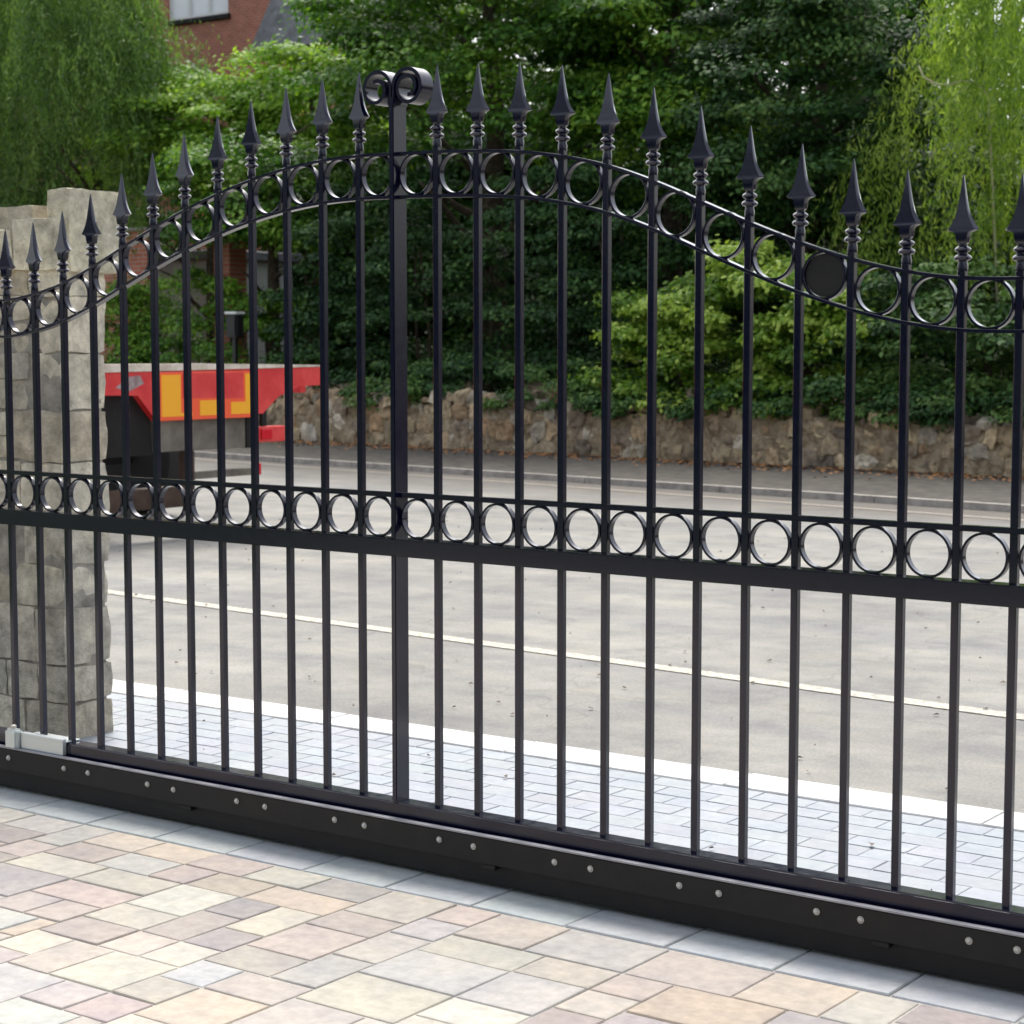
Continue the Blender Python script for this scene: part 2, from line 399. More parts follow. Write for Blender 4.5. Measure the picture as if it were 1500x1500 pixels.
# ------------------------------------------------------------------ the sliding gate
S = .138
TOP = [1.624, 1.641, 1.672, 1.719, 1.775, 1.830, 1.880, 1.922, 1.957, 1.983, 1.999, 2.005, 2.004, 2.001, 1.996, 1.986, 1.967, 1.936, 1.890, 1.834, 1.777, 1.725, 1.682, 1.650, 1.632, 1.628]
GAP = [.118, .116, .116, .120, .119, .112, .112, .110, .112, .118, .122, .122, .121, .124, .126, .126, .127, .128, .126, .128, .127, .126, .124, .119, .118, .119]
I0, I1 = -8, 33
def top_z(i):                        # the wave: measured over the photo, mirrored on beyond it
    if i < 0: i = -i
    if i > 25: i = 50 - i
    i = max(0, min(25, i)); k = min(24, int(i)); f_ = i-k
    p = [TOP[max(0, k-1)], TOP[k], TOP[k+1], TOP[min(25, k+2)]]
    return .5*((2*p[1]) + (-p[0]+p[2])*f_ + (2*p[0]-5*p[1]+4*p[2]-p[3])*f_**2 + (-p[0]+3*p[1]-3*p[2]+p[3])*f_**3)
def bx_(i): return (i-12)*S
def low_z(i): return top_z(i) - .122
ZB, ZM0, ZM1, ZR0, ZR1 = .19, .887, .937, 1.051, 1.0645
gate = empty('sliding_gate', (0, 0, 0))
tag(gate, 'black painted wrought iron sliding gate with spear tops and two bands of rings', 'gate')

bar_half = .0094
BARBM = {}
def make_bar(i):
    zt = top_z(i) + .012
    bm = bmesh.new()
    h = bar_half
    box(bm, bx_(i)-h, bx_(i)+h, -h, h, ZB-.002, zt, bev=.0016)
    return bm_obj('bar', bm, M['black'], gate)
def spear_bm():
    """cast spear head: two collars, a neck and a flat hollow-sided blade; origin at the top rail"""
    bm = bmesh.new()
    lathe(bm, [(.0115, .010), (.0125, .022), (.0105, .030), (.0105, .033), (.0175, .0355), (.0205, .0405), (.0175, .0455), (.0110, .0485),
               (.0110, .0525), (.0160, .055), (.0190, .0595), (.0160, .064), (.0098, .067), (.0098, .072)], 18)
    prof = [(.0098, .0095, .0715), (.0140, .0110, .0745), (.0158, .0120, .084), (.0172, .0122, .0935), (.0215, .0122, .0985), (.0370, .0118, .1025), (.0385, .0115, .1045),
            (.0340, .0112, .1095), (.0265, .0104, .120), (.0195, .0095, .134), (.0140, .0084, .151), (.0098, .0070, .170), (.0062, .0052, .192), (.0034, .0032, .211), (.0010, .0010, .228)]
    rings = []
    for a, b, z in prof:
        # flattened diamond with a flat front: six-sided section
        rings.append([bm.verts.new(p) for p in ((a, 0, z), (a*.8, b, z), (-a*.8, b, z), (-a, 0, z), (-a*.8, -b, z), (a*.8, -b, z))])
    for A, B in zip(rings, rings[1:]):
        for k in range(6): bm.faces.new((A[k], A[(k+1) % 6], B[(k+1) % 6], B[k]))
    bm.faces.new(rings[0][::-1]); bm.faces.new(rings[-1])
    return bm
def ring_bm(ro, ri, d):
    bm = bmesh.new(); n = 44; prof = []
    e = .0008
    sec = [(ri, -d+e), (ri+e, -d), (ro-e, -d), (ro, -d+e), (ro, d-e), (ro-e, d), (ri+e, d), (ri, d-e)]
    R_ = []
    for k in range(n):
        a = 2*math.pi*k/n; R_.append([bm.verts.new((r*math.cos(a), y, r*math.sin(a))) for r, y in sec])
    for k in range(n):
        A, B = R_[k], R_[(k+1) % n]
        for j in range(8): bm.faces.new((A[j], A[(j+1) % 8], B[(j+1) % 8], B[j]))
    return bm
spear0 = ringt0 = ringm0 = None
def copy_part(o, loc, rot=None):
    c = o.copy(); COL.objects.link(c); c.parent = gate; c.location = loc
    if rot: c.rotation_euler = rot
    return c
for i in range(I0, I1+1):
    if i != 12:
        make_bar(i)
        loc = (bx_(i), 0, top_z(i)); tw = (random.uniform(-.012, .012), random.uniform(-.012, .012), random.uniform(-.12, .12))
        if spear0 is None:
            spear0 = bm_obj('spear_head', spear_bm(), M['black'], gate); spear0.location = loc
            try: spear0.data.shade_smooth()
            except Exception: pass
            spear0.data.polygons.foreach_set('use_smooth', [True]*len(spear0.data.polygons))
            try: spear0.data.set_sharp_from_angle(angle=R(38))
            except Exception as ex: print(ex)
        else: copy_part(spear0, loc, tw)
    if i == 21:      # one ring of the wave is closed with a dark disc
        bm = bmesh.new(); lathe(bm, [(.0505, -.003), (.0515, -.002), (.0515, .002), (.0505, .003)], 40); bmesh.ops.rotate(bm, cent=(0, 0, 0), matrix=Matrix.Rotation(R(90), 3, 'X'), verts=bm.verts)
        dk = bm_obj('ring_disc', bm, M['track'], gate); dk.location = ((bx_(21)+bx_(22))/2, 0, (top_z(21.5)+low_z(21.5)-.001)/2)
    if i < I1:
        xm = (bx_(i)+bx_(i+1))/2; zt, zl = top_z(i+.5)-.0045, low_z(i+.5)+.0035
        lt = (xm, 0, (zt+zl)/2); lm = (xm, 0, (ZM1+ZR0)/2)
        if ringt0 is None:
            ringt0 = bm_obj('top_ring', ring_bm(.0583, .0523, .0095), M['black'], gate, smooth=True); ringt0.location = lt
            ringt0.data.set_sharp_from_angle(angle=R(40))
            ringm0 = bm_obj('middle_ring', ring_bm(.0572, .0512, .0095), M['black'], gate, smooth=True); ringm0.location = lm
            ringm0.data.set_sharp_from_angle(angle=R(40))
        else:
            copy_part(ringt0, lt); copy_part(ringm0, lm)
def wave_rail(name, zf, th, d):
    bm = bmesh.new(); prev = None; n = (I1-I0)*6
    for k in range(n+1):
        i = I0 - .3 + (I1-I0+.6)*k/n; x = bx_(i); z = zf(i); s = (zf(i+.05)-zf(i-.05))/(.1*S); nx, nz_ = -s, 1; l = math.hypot(nx, nz_); nx /= l; nz_ /= l
        e = .0012
        c = [(0, -d+e), (e, -d), (th-e, -d), (th, -d+e), (th, d-e), (th-e, d), (e, d), (0, d-e)]
        cur = [bm.verts.new((x - nx*h, y, z - nz_*h)) for h, y in c]
        if prev:
            for j in range(8): bm.faces.new((prev[j], cur[j], cur[(j+1) % 8], prev[(j+1) % 8]))
        else: bm.faces.new(cur)
        prev = cur
    bm.faces.new(prev[::-1])
    o = bm_obj(name, bm, M['black'], gate, smooth=True); o.data.set_sharp_from_angle(angle=R(30)); return o
wave_rail('upper_wave_rail', top_z, .0085, .0135)
wave_rail('lower_wave_rail', lambda i: low_z(i)+.004, .0085, .0135)
XA, XB = bx_(I0)-.05, bx_(I1)+.05
def gbox(name, m, *a, bev=.002, seg=2): bm = bmesh.new(); box(bm, *a, bev=bev, seg=seg); return bm_obj(name, bm, m, gate)
gbox('middle_thin_rail', M['black'], XA, XB, -.0125, .0125, ZR0, ZR1, bev=.0015)
gbox('middle_beam', M['black'], XA, XB, -.032, .022, ZM0, ZM1, bev=.003)
gbox('bottom_rail', M['black'], XA, XB, -.030, .030, .1425, ZB, bev=.004, seg=3)
gbox('track_channel', M['track'], XA, XB, -.040, .044, .012, .140, bev=.004)
gbox('post', M['black'], bx_(12)-.0085, bx_(12)+.0085, -.029, .029, ZB-.001, 2.148, bev=.002)
# scrolled finial: two flat bands curling outwards from the post head
def scroll(sign):
    bm = bmesh.new(); prev = None; pts = []
    cx = sign*.056; cz = 2.176; n = 70; a0 = math.pi if sign > 0 else 0.0
    pts = [(sign*.0035, 2.118), (sign*.0035, 2.150)]
    turns = 1.32 if sign < 0 else 1.75
    for k in range(n+1):
        t_ = k/n; a = a0 - sign*2*math.pi*turns*t_
        r = .0525*(1-.60*t_**1.1)
        pts.append((cx + r*math.cos(a), cz + r*math.sin(a)))
    th = .0052
    for k, (x, z) in enumerate(pts):
        x1, z1 = pts[min(k+1, len(pts)-1)]; x0, z0 = pts[max(k-1, 0)]; dx, dz = x1-x0, z1-z0; l = math.hypot(dx, dz) or 1; nx, nzz = -dz/l, dx/l
        d = .026
        cur = [bm.verts.new((x+nx*s*th, y, z+nzz*s*th)) for s, y in ((-1, -d), (1, -d), (1, d), (-1, d))]
        if prev:
            for j in range(4): bm.faces.new((prev[j], cur[j], cur[(j+1) % 4], prev[(j+1) % 4]))
        else: bm.faces.new(cur)
        prev = cur
    bm.faces.new(prev[::-1])
    bm2 = bm
    o = bm_obj('finial_scroll', bm2, M['black'], gate, smooth=True); o.data.set_sharp_from_angle(angle=R(45))
scroll(-1); scroll(1)
gbox('finial_collar', M['black'], -.0125, .0125, -.031, .031, 2.128, 2.152, bev=.003)
# bolted rack cover in lengths, three pairs of bolts on each
bm = bmesh.new(); box(bm, XA, XB, -.064, -.0445, .073, .147, bev=.003, seg=2); cov = bm_obj('rack_cover', bm, M['track'], gate)
bm = bmesh.new(); box(bm, XA, XB, -.0665, -.0445, .1472, .1520, bev=.0015, seg=2); bm_obj('highlight_lip', bm, M['lip'], cov)  # pale strip added as the light line along the cover's top edge
x = -.80 - 3*1.155; bolt0 = None
while x < XB:
    if XA+.05 < x < XB-.05:      # small welded tab where two lengths meet
        bm = bmesh.new(); box(bm, x-.022, x+.022, -.0625, -.0395, .0585, .0725, bev=.002); bm_obj('joint_tab', bm, M['track'], cov)
    for k in range(3):
        for dx in (.22, .335):
            bxp = x + k*.385 + dx + random.uniform(-.002, .002)
            if not (XA+.02 < bxp < XB-.02): continue
            if bolt0 is None:
                bm = bmesh.new(); prof = [(.0088, 0), (.0088, .0016), (.0068, .002), (.0066, .0045), (.0048, .0068), (.002, .0078), (.0005, .008)]
                lathe(bm, prof, 14); bmesh.ops.rotate(bm, cent=(0, 0, 0), matrix=Matrix.Rotation(R(90), 3, 'X'), verts=bm.verts)
                bolt0 = bm_obj('bolt', bm, M['bolt'], cov, smooth=True); bolt0.data.set_sharp_from_angle(angle=R(50)); bo = bolt0
            else: bo = bolt0.copy(); COL.objects.link(bo); bo.parent = cov
            bo.location = (bxp, -.064, .1165 + random.uniform(-.001, .001))
    x += 1.155
bm = bmesh.new()     # galvanised limit stop with a clamp block
box(bm, -1.575, -1.372, -.049, -.031, .152, .206, bev=.002)
box(bm, -1.575, -1.372, -.049, .026, .1915, .1955, bev=.001)
br = bm_obj('limit_bracket', bm, M['galv'], gate)
bm = bmesh.new(); box(bm, -1.640, -1.580, -.066, -.031, .145, .214, bev=.008, seg=2)
bm_obj('clamp_block', bm, M['galv'], br)
bm = bmesh.new(); lathe(bm, [(.010, .2142), (.010, .225), (.004, .227)], 6, -1.61, -.05); bm_obj('nut', bm, M['bolt'], br)

# ------------------------------------------------------------------ rough stones
def rock(vs, fs, cs, x0, x1, y0, y1, z0, z1, col, rough=.012, n=5, round_=.25, frame=None):
    """a hewn block: gridded box, corners rounded, faces broken up with noise"""
    c = Vector(((x0+x1)/2, (y0+y1)/2, (z0+z1)/2)); h = Vector(((x1-x0)/2, (y1-y0)/2, (z1-z0)/2))
    seed = Vector((random.uniform(0, 90),)*3); idx = {}
    def vert(u, v, w_):
        key = (u, v, w_)
        if key in idx: return idx[key]
        p = Vector((u/n*2-1, v/n*2-1, w_/n*2-1))
        q_ = p.normalized()*max(abs(p.x), abs(p.y), abs(p.z))
        k = round_*(max(0, p.length-1)/.73)
        p2 = p.lerp(q_, k)
        P = Vector((c.x+p2.x*h.x, c.y+p2.y*h.y, c.z+p2.z*h.z))
        d = noise.noise_vector(P*9+seed)*rough + noise.noise_vector(P*26+seed)*rough*.45
        P += d
        if frame: P = frame(P)
        vs.append(tuple(P)); idx[key] = len(vs)-1; return idx[key]
    for a in range(n):
        for b in range(n):
            for q_ in (((a, b, 0), (a, b+1, 0), (a+1, b+1, 0), (a+1, b, 0)), ((a, b, n), (a+1, b, n), (a+1, b+1, n), (a, b+1, n)),
                       ((a, 0, b), (a+1, 0, b), (a+1, 0, b+1), (a, 0, b+1)), ((a, n, b), (a, n, b+1), (a+1, n, b+1), (a+1, n, b)),
                       ((0, a, b), (0, a, b+1), (0, a+1, b+1), (0, a+1, b)), ((n, a, b), (n, a+1, b), (n, a+1, b+1), (n, a, b+1))):
                fs.append(tuple(vert(*k) for k in q_)); cs.append(col)
def stones_obj(name, vs, fs, cs, m, parent=None):
    if parent is not None:
        l = parent.location; vs = [(a-l.x, b-l.y, c-l.z) for a, b, c in vs]
    o = mesh_obj(name, vs, fs, m, parent)
    a = o.data.attributes.new('piece', 'FLOAT_COLOR', 'FACE'); a.data.foreach_set('color', np.array([(*c, 1) for c in cs], 'f').ravel())
    o.data.polygons.foreach_set('use_smooth', [True]*len(o.data.polygons)); o.data.set_sharp_from_angle(angle=R(34))
    return o
def stonecol(): 
    b = random.choice([(.66, .60, .50), (.70, .635, .53), (.58, .54, .47), (.74, .68, .575), (.62, .545, .44)]); k = random.uniform(.85, 1.12); return tuple(v*k for v in b)

# gate pillar: coursed rubble, thin upright coping stones
pillar = empty('stone_pillar', (-2.5, .76, 0))
tag(pillar, 'pale rubble stone pillar with upright coping blocks at the left end of the gate', 'pillar')
vs, fs, cs = [], [], []
z = -.06; PX0, PX1, PY0, PY1 = -3.55, -2.118, .62, .835; course = 0
while z < 1.74:
    hgt = min(random.uniform(.13, .23), 1.76-z) if z < 1.6 else 1.76-z
    xr = PX1 + random.uniform(-.008, .012); x = xr; first = True
    while x > PX0:
        wd = random.uniform(.16, .36) if not first else random.choice([.17, .30, .24])
        split = random.random() < .45 and hgt > .15 and not first
        x0 = max(PX0, x-wd)
        if split:
            zz = z+hgt*random.uniform(.4, .6)
            rock(vs, fs, cs, x0+.002, x-.002, PY0+random.uniform(-.008, .006), PY1, z+.002, zz-.002, stonecol(), .011, n=6, round_=.12)
            rock(vs, fs, cs, x0+.002, x-.002, PY0+random.uniform(-.008, .006), PY1, zz+.002, z+hgt-.002, stonecol(), .011, n=6, round_=.12)
        else: rock(vs, fs, cs, x0+.002, x-.002, PY0+random.uniform(-.01, .008), PY1+(.01 if first else 0), z+.002, z+hgt-.002, stonecol(), .011, n=8, round_=.12)
        x = x0; first = False
    z += hgt; course += 1
stones_obj('rubble_face', vs, fs, cs, M['stone'], pillar)
bm = bmesh.new(); box(bm, PX0+.02, PX1-.009, PY0+.007, PY1-.012, -.1, 1.72); part_at('mortar_core', bm, M['mortar'], pillar)
for a in ((-2.215, -2.095, .655, .915, 1.742, 2.048), (-2.345, -2.118, .60, .672, 1.752, 1.938), (-2.60, -2.30, .66, .90, 1.75, 1.995),
          (-2.56, -2.352, .598, .655, 1.752, 1.905), (-2.80, -2.62, .62, .88, 1.75, 1.90), (-2.96, -2.815, .64, .9, 1.75, 2.03), (-3.25, -2.975, .62, .88, 1.75, 1.91), (-3.50, -3.27, .62, .9, 1.75, 2.02)):
    vs, fs, cs = [], [], []
    rock(vs, fs, cs, *a, random.choice([(.72, .66, .52), (.74, .68, .55), (.70, .63, .5)]), .006, n=10, round_=.035)
    stones_obj('coping_stone', vs, fs, cs, M['stone'], pillar)

# roadside retaining wall
rw = empty('roadside_wall', (-10, 16.5, 0))
tag(rw, 'low tan rubble stone retaining wall along the far side of the road under the hedges', 'wall')
vs, fs, cs = [], [], []
sl = (WALL[1][1]-WALL[0][1])/(WALL[1][0]-WALL[0][0])
def wframe(P): return Vector((P.x, P.y + lineY(WALL, P.x), P.z*(1 + .16*max(0, min(1, (-6.5-P.x)/3)) + .10*noise.noise(Vector((P.x*.8, 1, 5))))))
def tan():
    b = random.choice([(.64, .48, .32), (.52, .41, .28), (.72, .57, .38), (.36, .29, .22), (.68, .60, .49), (.54, .37, .23)]); k = random.uniform(.7, 1.15); return tuple(v*k for v in b)
z = .03; k = 0
rows = [(.03, .25), (.21, .42), (.38, .58), (.55, .72)]
for ri, (za, zb) in enumerate(rows):
    x = -34
    while x < 6:
        wd = random.uniform(.1, .36); 
        zt = zb + random.uniform(-.05, .03) + (.08*noise.noise(Vector((x*.5, 3, 0))) if ri == 3 else 0)
        if ri == 3 and random.random() < .25: zt -= .12
        if zt - za > .06:
            rock(vs, fs, cs, x, x+wd-.015, random.uniform(-.05, .02), .3, za+random.uniform(-.03, .02), zt, tan(), .055, n=5, round_=.35, frame=wframe)
        x += wd
stones_obj('rubble_face', vs, fs, cs, M['wallstone'], rw)
bm = bmesh.new()
for xa in range(-34, 6, 2):
    q_ = [(xa, lineY(WALL, xa)+.0), (xa+2, lineY(WALL, xa+2)+.0), (xa+2, lineY(WALL, xa+2)+.32), (xa, lineY(WALL, xa)+.32)]
    lo = [bm.verts.new((a, b, 0)) for a, b in q_]; hi = [bm.verts.new((a, b, .6)) for a, b in q_]
    bm.faces.new(hi); 
    for i in range(4): bm.faces.new((lo[i], lo[(i+1) % 4], hi[(i+1) % 4], hi[i]))
part_at('mortar_core', bm, M['wallmortar'], rw)

# ------------------------------------------------------------------ trailer
tr = empty('flatbed_trailer', (-11, 6.65, 0))
tag(tr, 'red flatbed trailer rear with orange and yellow marker board, parked on the road', 'trailer')
X = -7.3; YA, YB = 5.38, 7.88
def tp(name, m, *a, bev=.006, parent=None):
    bm = bmesh.new(); box(bm, *a, bev=bev); return part_at(name, bm, M[m], tr)
bm = bmesh.new()
prism_x(bm, [(YA, 1.272), (YB, 1.295), (YB, 1.145), (7.62, 1.14), (7.36, 1.06), (7.18, .93), (6.03, .90), (5.98, .95), (5.84, 1.10), (YA, 1.11)], X-.06, X); part_at('rear_beam', bm, M['red'], tr)
bm = bmesh.new(); prism_x(bm, [(YA, 1.274), (YA, 1.335), (6.6, 1.332), (YB, 1.312), (YB, 1.297)], X-.14, X+.012); part_at('rear_plank', bm, M['cream'], tr)
bm = bmesh.new(); box(bm, X+.003, X+.018, 6.04, 7.07, .905, 1.27, bev=.003); mb = part_at('marker_board', bm, M['orange'], tr)
def stripe(pts, m, dx=.0205):
    bm = bmesh.new(); prism_x(bm, pts, X+.0182 if m != 'scuff' else X+.0005, X+dx if m != 'scuff' else X+.0035); bmesh.ops.translate(bm, vec=-Vector(tr.location), verts=bm.verts); bm_obj({'yellow': 'yellow_stripe', 'red': 'red_patch', 'scuff': 'scuffed_patch'}[m], bm, M[m], mb)
stripe([(6.06, 1.25), (6.26, 1.25), (6.26, .96), (6.38, .96), (6.38, .935), (6.06, .935)], 'yellow')
stripe([(6.46, 1.05), (6.66, 1.05), (6.66, .935), (6.46, .935)], 'yellow')
stripe([(6.80, 1.03), (6.96, 1.03), (6.96, 1.25), (7.05, 1.25), (7.05, .935), (6.80, .935)], 'yellow')
stripe([(6.28, 1.262), (6.94, 1.262), (6.94, 1.06), (6.70, 1.06), (6.70, .97), (6.67, .97), (6.67, 1.07), (6.28, 1.07)], 'red')
stripe([(5.62, 1.16), (5.74, 1.24), (5.86, 1.25), (5.90, 1.19), (5.76, 1.135)], 'scuff')
tp('rear_panel', 'grime', X-.10, X-.04, 6.05, 7.02, .665, .91)
tp('panel_bracket', 'dark', X-.12, X-.03, 7.02, 7.10, .66, .93)
bm = bmesh.new(); prism_x(bm, [(YA+.02, 1.11), (5.84, 1.10), (6.02, .93), (6.04, .645), (YA+.02, .645)], X-1.3, X-.07); part_at('near_mudguard', bm, M['dark'], tr)
la = tp('lamp_box', 'red', X-.08, X-.01, 7.13, 7.45, .70, .825)
bm = bmesh.new(); box(bm, X-.009, X+.006, 7.16, 7.28, .72, .805, bev=.003); bmesh.ops.translate(bm, vec=-Vector(tr.location), verts=bm.verts); bm_obj('lens', bm, M['lamp'], la)
tp('lamp_hanger', 'dark', X-.07, X-.03, 7.20, 7.26, .826, 1.06)
tp('support_leg', 'brown', X-.10, X-.02, 6.34, 6.44, .36, .664)
tp('underrun_bar', 'brown', X-.12, X-.02, YA+.03, 6.36, .24, .40)
tp('underrun_bar', 'grime', X-.10, X-.05, 6.44, 7.12, .44, .50)
tp('reflector', 'lamp', X-.048, X-.03, 7.13, 7.19, .44, .53)
for yy in (6.0, 7.1): tp('chassis_rail', 'dark', -15.4, X-.125, yy, yy+.14, .93, 1.14)
for k in range(7): tp('cross_member', 'dark', -15.2+k*1.15, -15.1+k*1.15, 5.5, 7.76, 1.02, 1.10)
for yy in (YA+.01, YB-.09): tp('side_rail', 'red', -15.4, X-.16, yy, yy+.08, 1.08, 1.22)
def wheel(x, y):
    bm = bmesh.new(); lathe(bm, [(.28, -.13), (.44, -.14), (.49, -.11), (.50, 0), (.49, .11), (.44, .14), (.28, .13)], 40)
    bmesh.ops.rotate(bm, cent=(0, 0, 0), matrix=Matrix.Rotation(R(90), 3, 'X'), verts=bm.verts); o = bm_obj('tyre', bm, M['rubber'], tr, smooth=True); o.data.set_sharp_from_angle(angle=R(40)); o.location = Vector((x, y, .505))-tr.location
    bm = bmesh.new(); lathe(bm, [(.279, -.15), (.20, -.152), (.18, -.08), (.07, -.08), (.07, -.16)], 24); bmesh.ops.rotate(bm, cent=(0, 0, 0), matrix=Matrix.Rotation(R(90), 3, 'X'), verts=bm.verts); bm_obj('rim', bm, M['grime'], o)
for x in (-9.2, -10.45):
    for y in (5.60, 7.62): wheel(x, y)
    tp('axle', 'dark', x-.06, x+.06, 5.74, 7.48, .45, .57)
tp('front_leg', 'dark', -14.2, -14.08, 5.9, 6.0, .0, .95); tp('front_leg', 'dark', -14.2, -14.08, 7.2, 7.3, .0, .95)

# ------------------------------------------------------------------ houses and garden walls behind
HY = 36.0
def house():
    a = at(130, 0, HY); b = at(520, 0, HY); x0, x1 = a.x-6, b.x-3
    h = empty('brick_house', ((x0+x1)/2, HY+4, .8)); tag(h, 'red brick house with a white framed upper window glimpsed between the trees', 'house')
    wx0, wx1 = at(246, 0, HY).x, at(334, 0, HY).x; wz0, wz1 = at(290, 26, HY).z, at(290, 26, HY).z+1.5
    bm = bmesh.new()
    for q_ in ((x0, wx0, 0, 13.5), (wx1, x1, 0, 13.5), (wx0, wx1, 0, wz0), (wx0, wx1, wz1, 13.5)): box(bm, q_[0], q_[1], HY, HY+8, q_[2], q_[3])
    part_at('wall', bm, M['brick'], h)
    bm = bmesh.new(); box(bm, wx0-.1, wx1+.1, HY-.10, HY+.05, wz0-.14, wz0-.003, bev=.01); part_at('window_sill', bm, M['dark'], h)
    bm = bmesh.new(); box(bm, wx0, wx1, HY+.12, HY+.15, wz0, wz1)
    wo_ = part_at('window', bm, M['glass'], h)
    bm = bmesh.new(); n = 3
    for k in range(n+1):
        x = wx0+(wx1-wx0)*k/n; box(bm, x-.05, x+.05, HY+.06, HY+.118, wz0, wz1)
    box(bm, wx0, wx1, HY+.055, HY+.059, wz0, wz0+.09)
    bmesh.ops.translate(bm, vec=-Vector(h.location), verts=bm.verts); bm_obj('frame', bm, M['white'], wo_)
    bm = bmesh.new(); prism_x(bm, [(HY-.5, 13.4), (HY+4, 17), (HY+8.5, 13.4)], x0-.4, x1+.4); part_at('roof', bm, M['slate'], h)
house()
def porch():
    p = at(440, 40, 30); h = empty('garage_building', (p.x, 33, .8)); tag(h, 'small brick outbuilding with a sloping grey slate roof behind the treetops', 'building')
    x0, x1 = at(395, 0, 30).x, at(520, 0, 30).x; z0 = at(450, 62, 30).z
    bm = bmesh.new(); box(bm, x0, x1, 30, 34, 0, z0); part_at('wall', bm, M['brick'], h)
    bm = bmesh.new()
    prof = [(x0-.3, z0-.1), (x0-.3, z0+.05), ((x0+x1)/2, z0+2.6), (x1+.3, z0+.05), (x1+.3, z0-.1)]
    a = [bm.verts.new((x, 29.7, z)) for x, z in prof]; b = [bm.verts.new((x, 34.3, z)) for x, z in prof]
    bm.faces.new(a); bm.faces.new(b[::-1])
    for i in range(5): bm.faces.new((a[i], a[(i+1) % 5], b[(i+1) % 5], b[i]))
    part_at('roof', bm, M['slate'], h)
porch()
# brick garden pier and low brick wall seen under the left trees
GY = 19.3
p0, p1 = at(326, 405, GY), at(348, 342, GY)
bp = empty('brick_pier', ((p0.x+p1.x)/2, GY, .5)); tag(bp, 'square red brick pier standing behind the green shrubs', 'pier')
bm = bmesh.new(); box(bm, p0.x, p1.x, GY-.2, GY+.2, .3, p1.z); part_at('shaft', bm, M['brick'], bp)
bm = bmesh.new(); box(bm, p0.x-.04, p1.x+.04, GY-.24, GY+.24, p1.z+.001, p1.z+.07, bev=.01); part_at('cap', bm, M['farkerb'], bp)
q0, q1 = at(120, 400, GY), at(222, 338, GY)
gw = empty('brick_garden_wall', ((q0.x+q1.x)/2, GY, .5)); tag(gw, 'stretch of red brick garden wall showing above the shrubs right of the pillar', 'wall')
bm = bmesh.new(); box(bm, q0.x-4, q1.x, GY-.11, GY+.11, .3, q1.z); part_at('brickwork', bm, M['brick'], gw)
bm = bmesh.new(); box(bm, q0.x-4, q1.x+.03, GY-.15, GY+.15, q1.z+.001, q1.z+.06, bev=.01); part_at('coping', bm, M['farkerb'], gw)
# small grey outhouse roof between them
s0, s1 = at(226, 395, GY+3), at(322, 372, GY+3)
sh = empty('garden_shed', ((s0.x+s1.x)/2, GY+4, .5)); tag(sh, 'low pale garden shed with a grey flat roof left of the brick pier', 'shed')
bm = bmesh.new(); box(bm, s0.x, s1.x, GY+3, GY+5, .3, s1.z-.1); part_at('wall', bm, M['render'], sh)
bm = bmesh.new(); box(bm, s0.x-.15, s1.x+.15, GY+2.8, GY+5.2, s1.z-.099, s1.z+.08, bev=.02); part_at('roof', bm, M['slate'], sh)

# ------------------------------------------------------------------ foliage
def leaves_mesh(name, centres, radii, tones, per, size, aspect, droop=.0, shell=.55, m=None, spread=1.0, strands=0, flat=.0):
    """many leaf-sized folded blades scattered through clumps. centres Nx3, radii Nx3"""
    C_ = np.asarray(centres, float); Rr = np.asarray(radii, float); T = np.asarray(tones, float); N = len(C_)
    n = N*per; ci = np.repeat(np.arange(N), per)
    d = RNG.normal(size=(n, 3)); d[:, 2] = np.where(d[:, 2] < -.1, -d[:, 2]*(RNG.random(n) < .8) + d[:, 2]*.4, d[:, 2]); d /= np.linalg.norm(d, axis=1)[:, None]
    rad = (shell + (1-shell)*RNG.random(n))*(1+.22*RNG.normal(size=n)).clip(.3, 1.6)
    P = C_[ci] + d*rad[:, None]*Rr[ci]
    nor = d*.6 + RNG.normal(size=(n, 3))*.42 + np.array([0, -.25, .62]); nor /= np.linalg.norm(nor, axis=1)[:, None]
    ax = RNG.normal(size=(n, 3)) + np.array([0, 0, -droop]); ax -= nor*(ax*nor).sum(1)[:, None]; ax /= np.linalg.norm(ax, axis=1)[:, None]+1e-9
    side = np.cross(nor, ax)
    l = size*(.65+.7*RNG.random(n)); w_ = l*aspect
    a = P - ax*l[:, None]*.5; b = P + side*w_[:, None]*.5 + nor*w_[:, None]*.12; c = P + ax*l[:, None]*.5; e = P - side*w_[:, None]*.5 + nor*w_[:, None]*.12
    V = np.stack([a, b, c, e], 1).reshape(-1, 3)
    tone = (T[ci] + .26*RNG.normal(size=n)).clip(0, 1)
    return build_leaves(name, V, tone, m)
def build_leaves(name, V, tone, m):
    n = len(tone)
    me = bpy.data.meshes.new(name); me.vertices.add(4*n); me.vertices.foreach_set('co', V.astype('f').ravel())
    me.loops.add(4*n); me.loops.foreach_set('vertex_index', np.arange(4*n, dtype='i'))
    me.polygons.add(n); me.polygons.foreach_set('loop_start', np.arange(0, 4*n, 4, dtype='i'))
    try: me.polygons.foreach_set('loop_total', np.full(n, 4, 'i'))
    except Exception: pass
    me.update(calc_edges=True)
    at_ = me.attributes.new('tone', 'FLOAT', 'FACE'); at_.data.foreach_set('value', tone.astype('f'))
    me.materials.append(m)
    return me
def link_mesh(name, me, parent):
    o = bpy.data.objects.new(name, me); COL.objects.link(o); o.parent = parent; return o
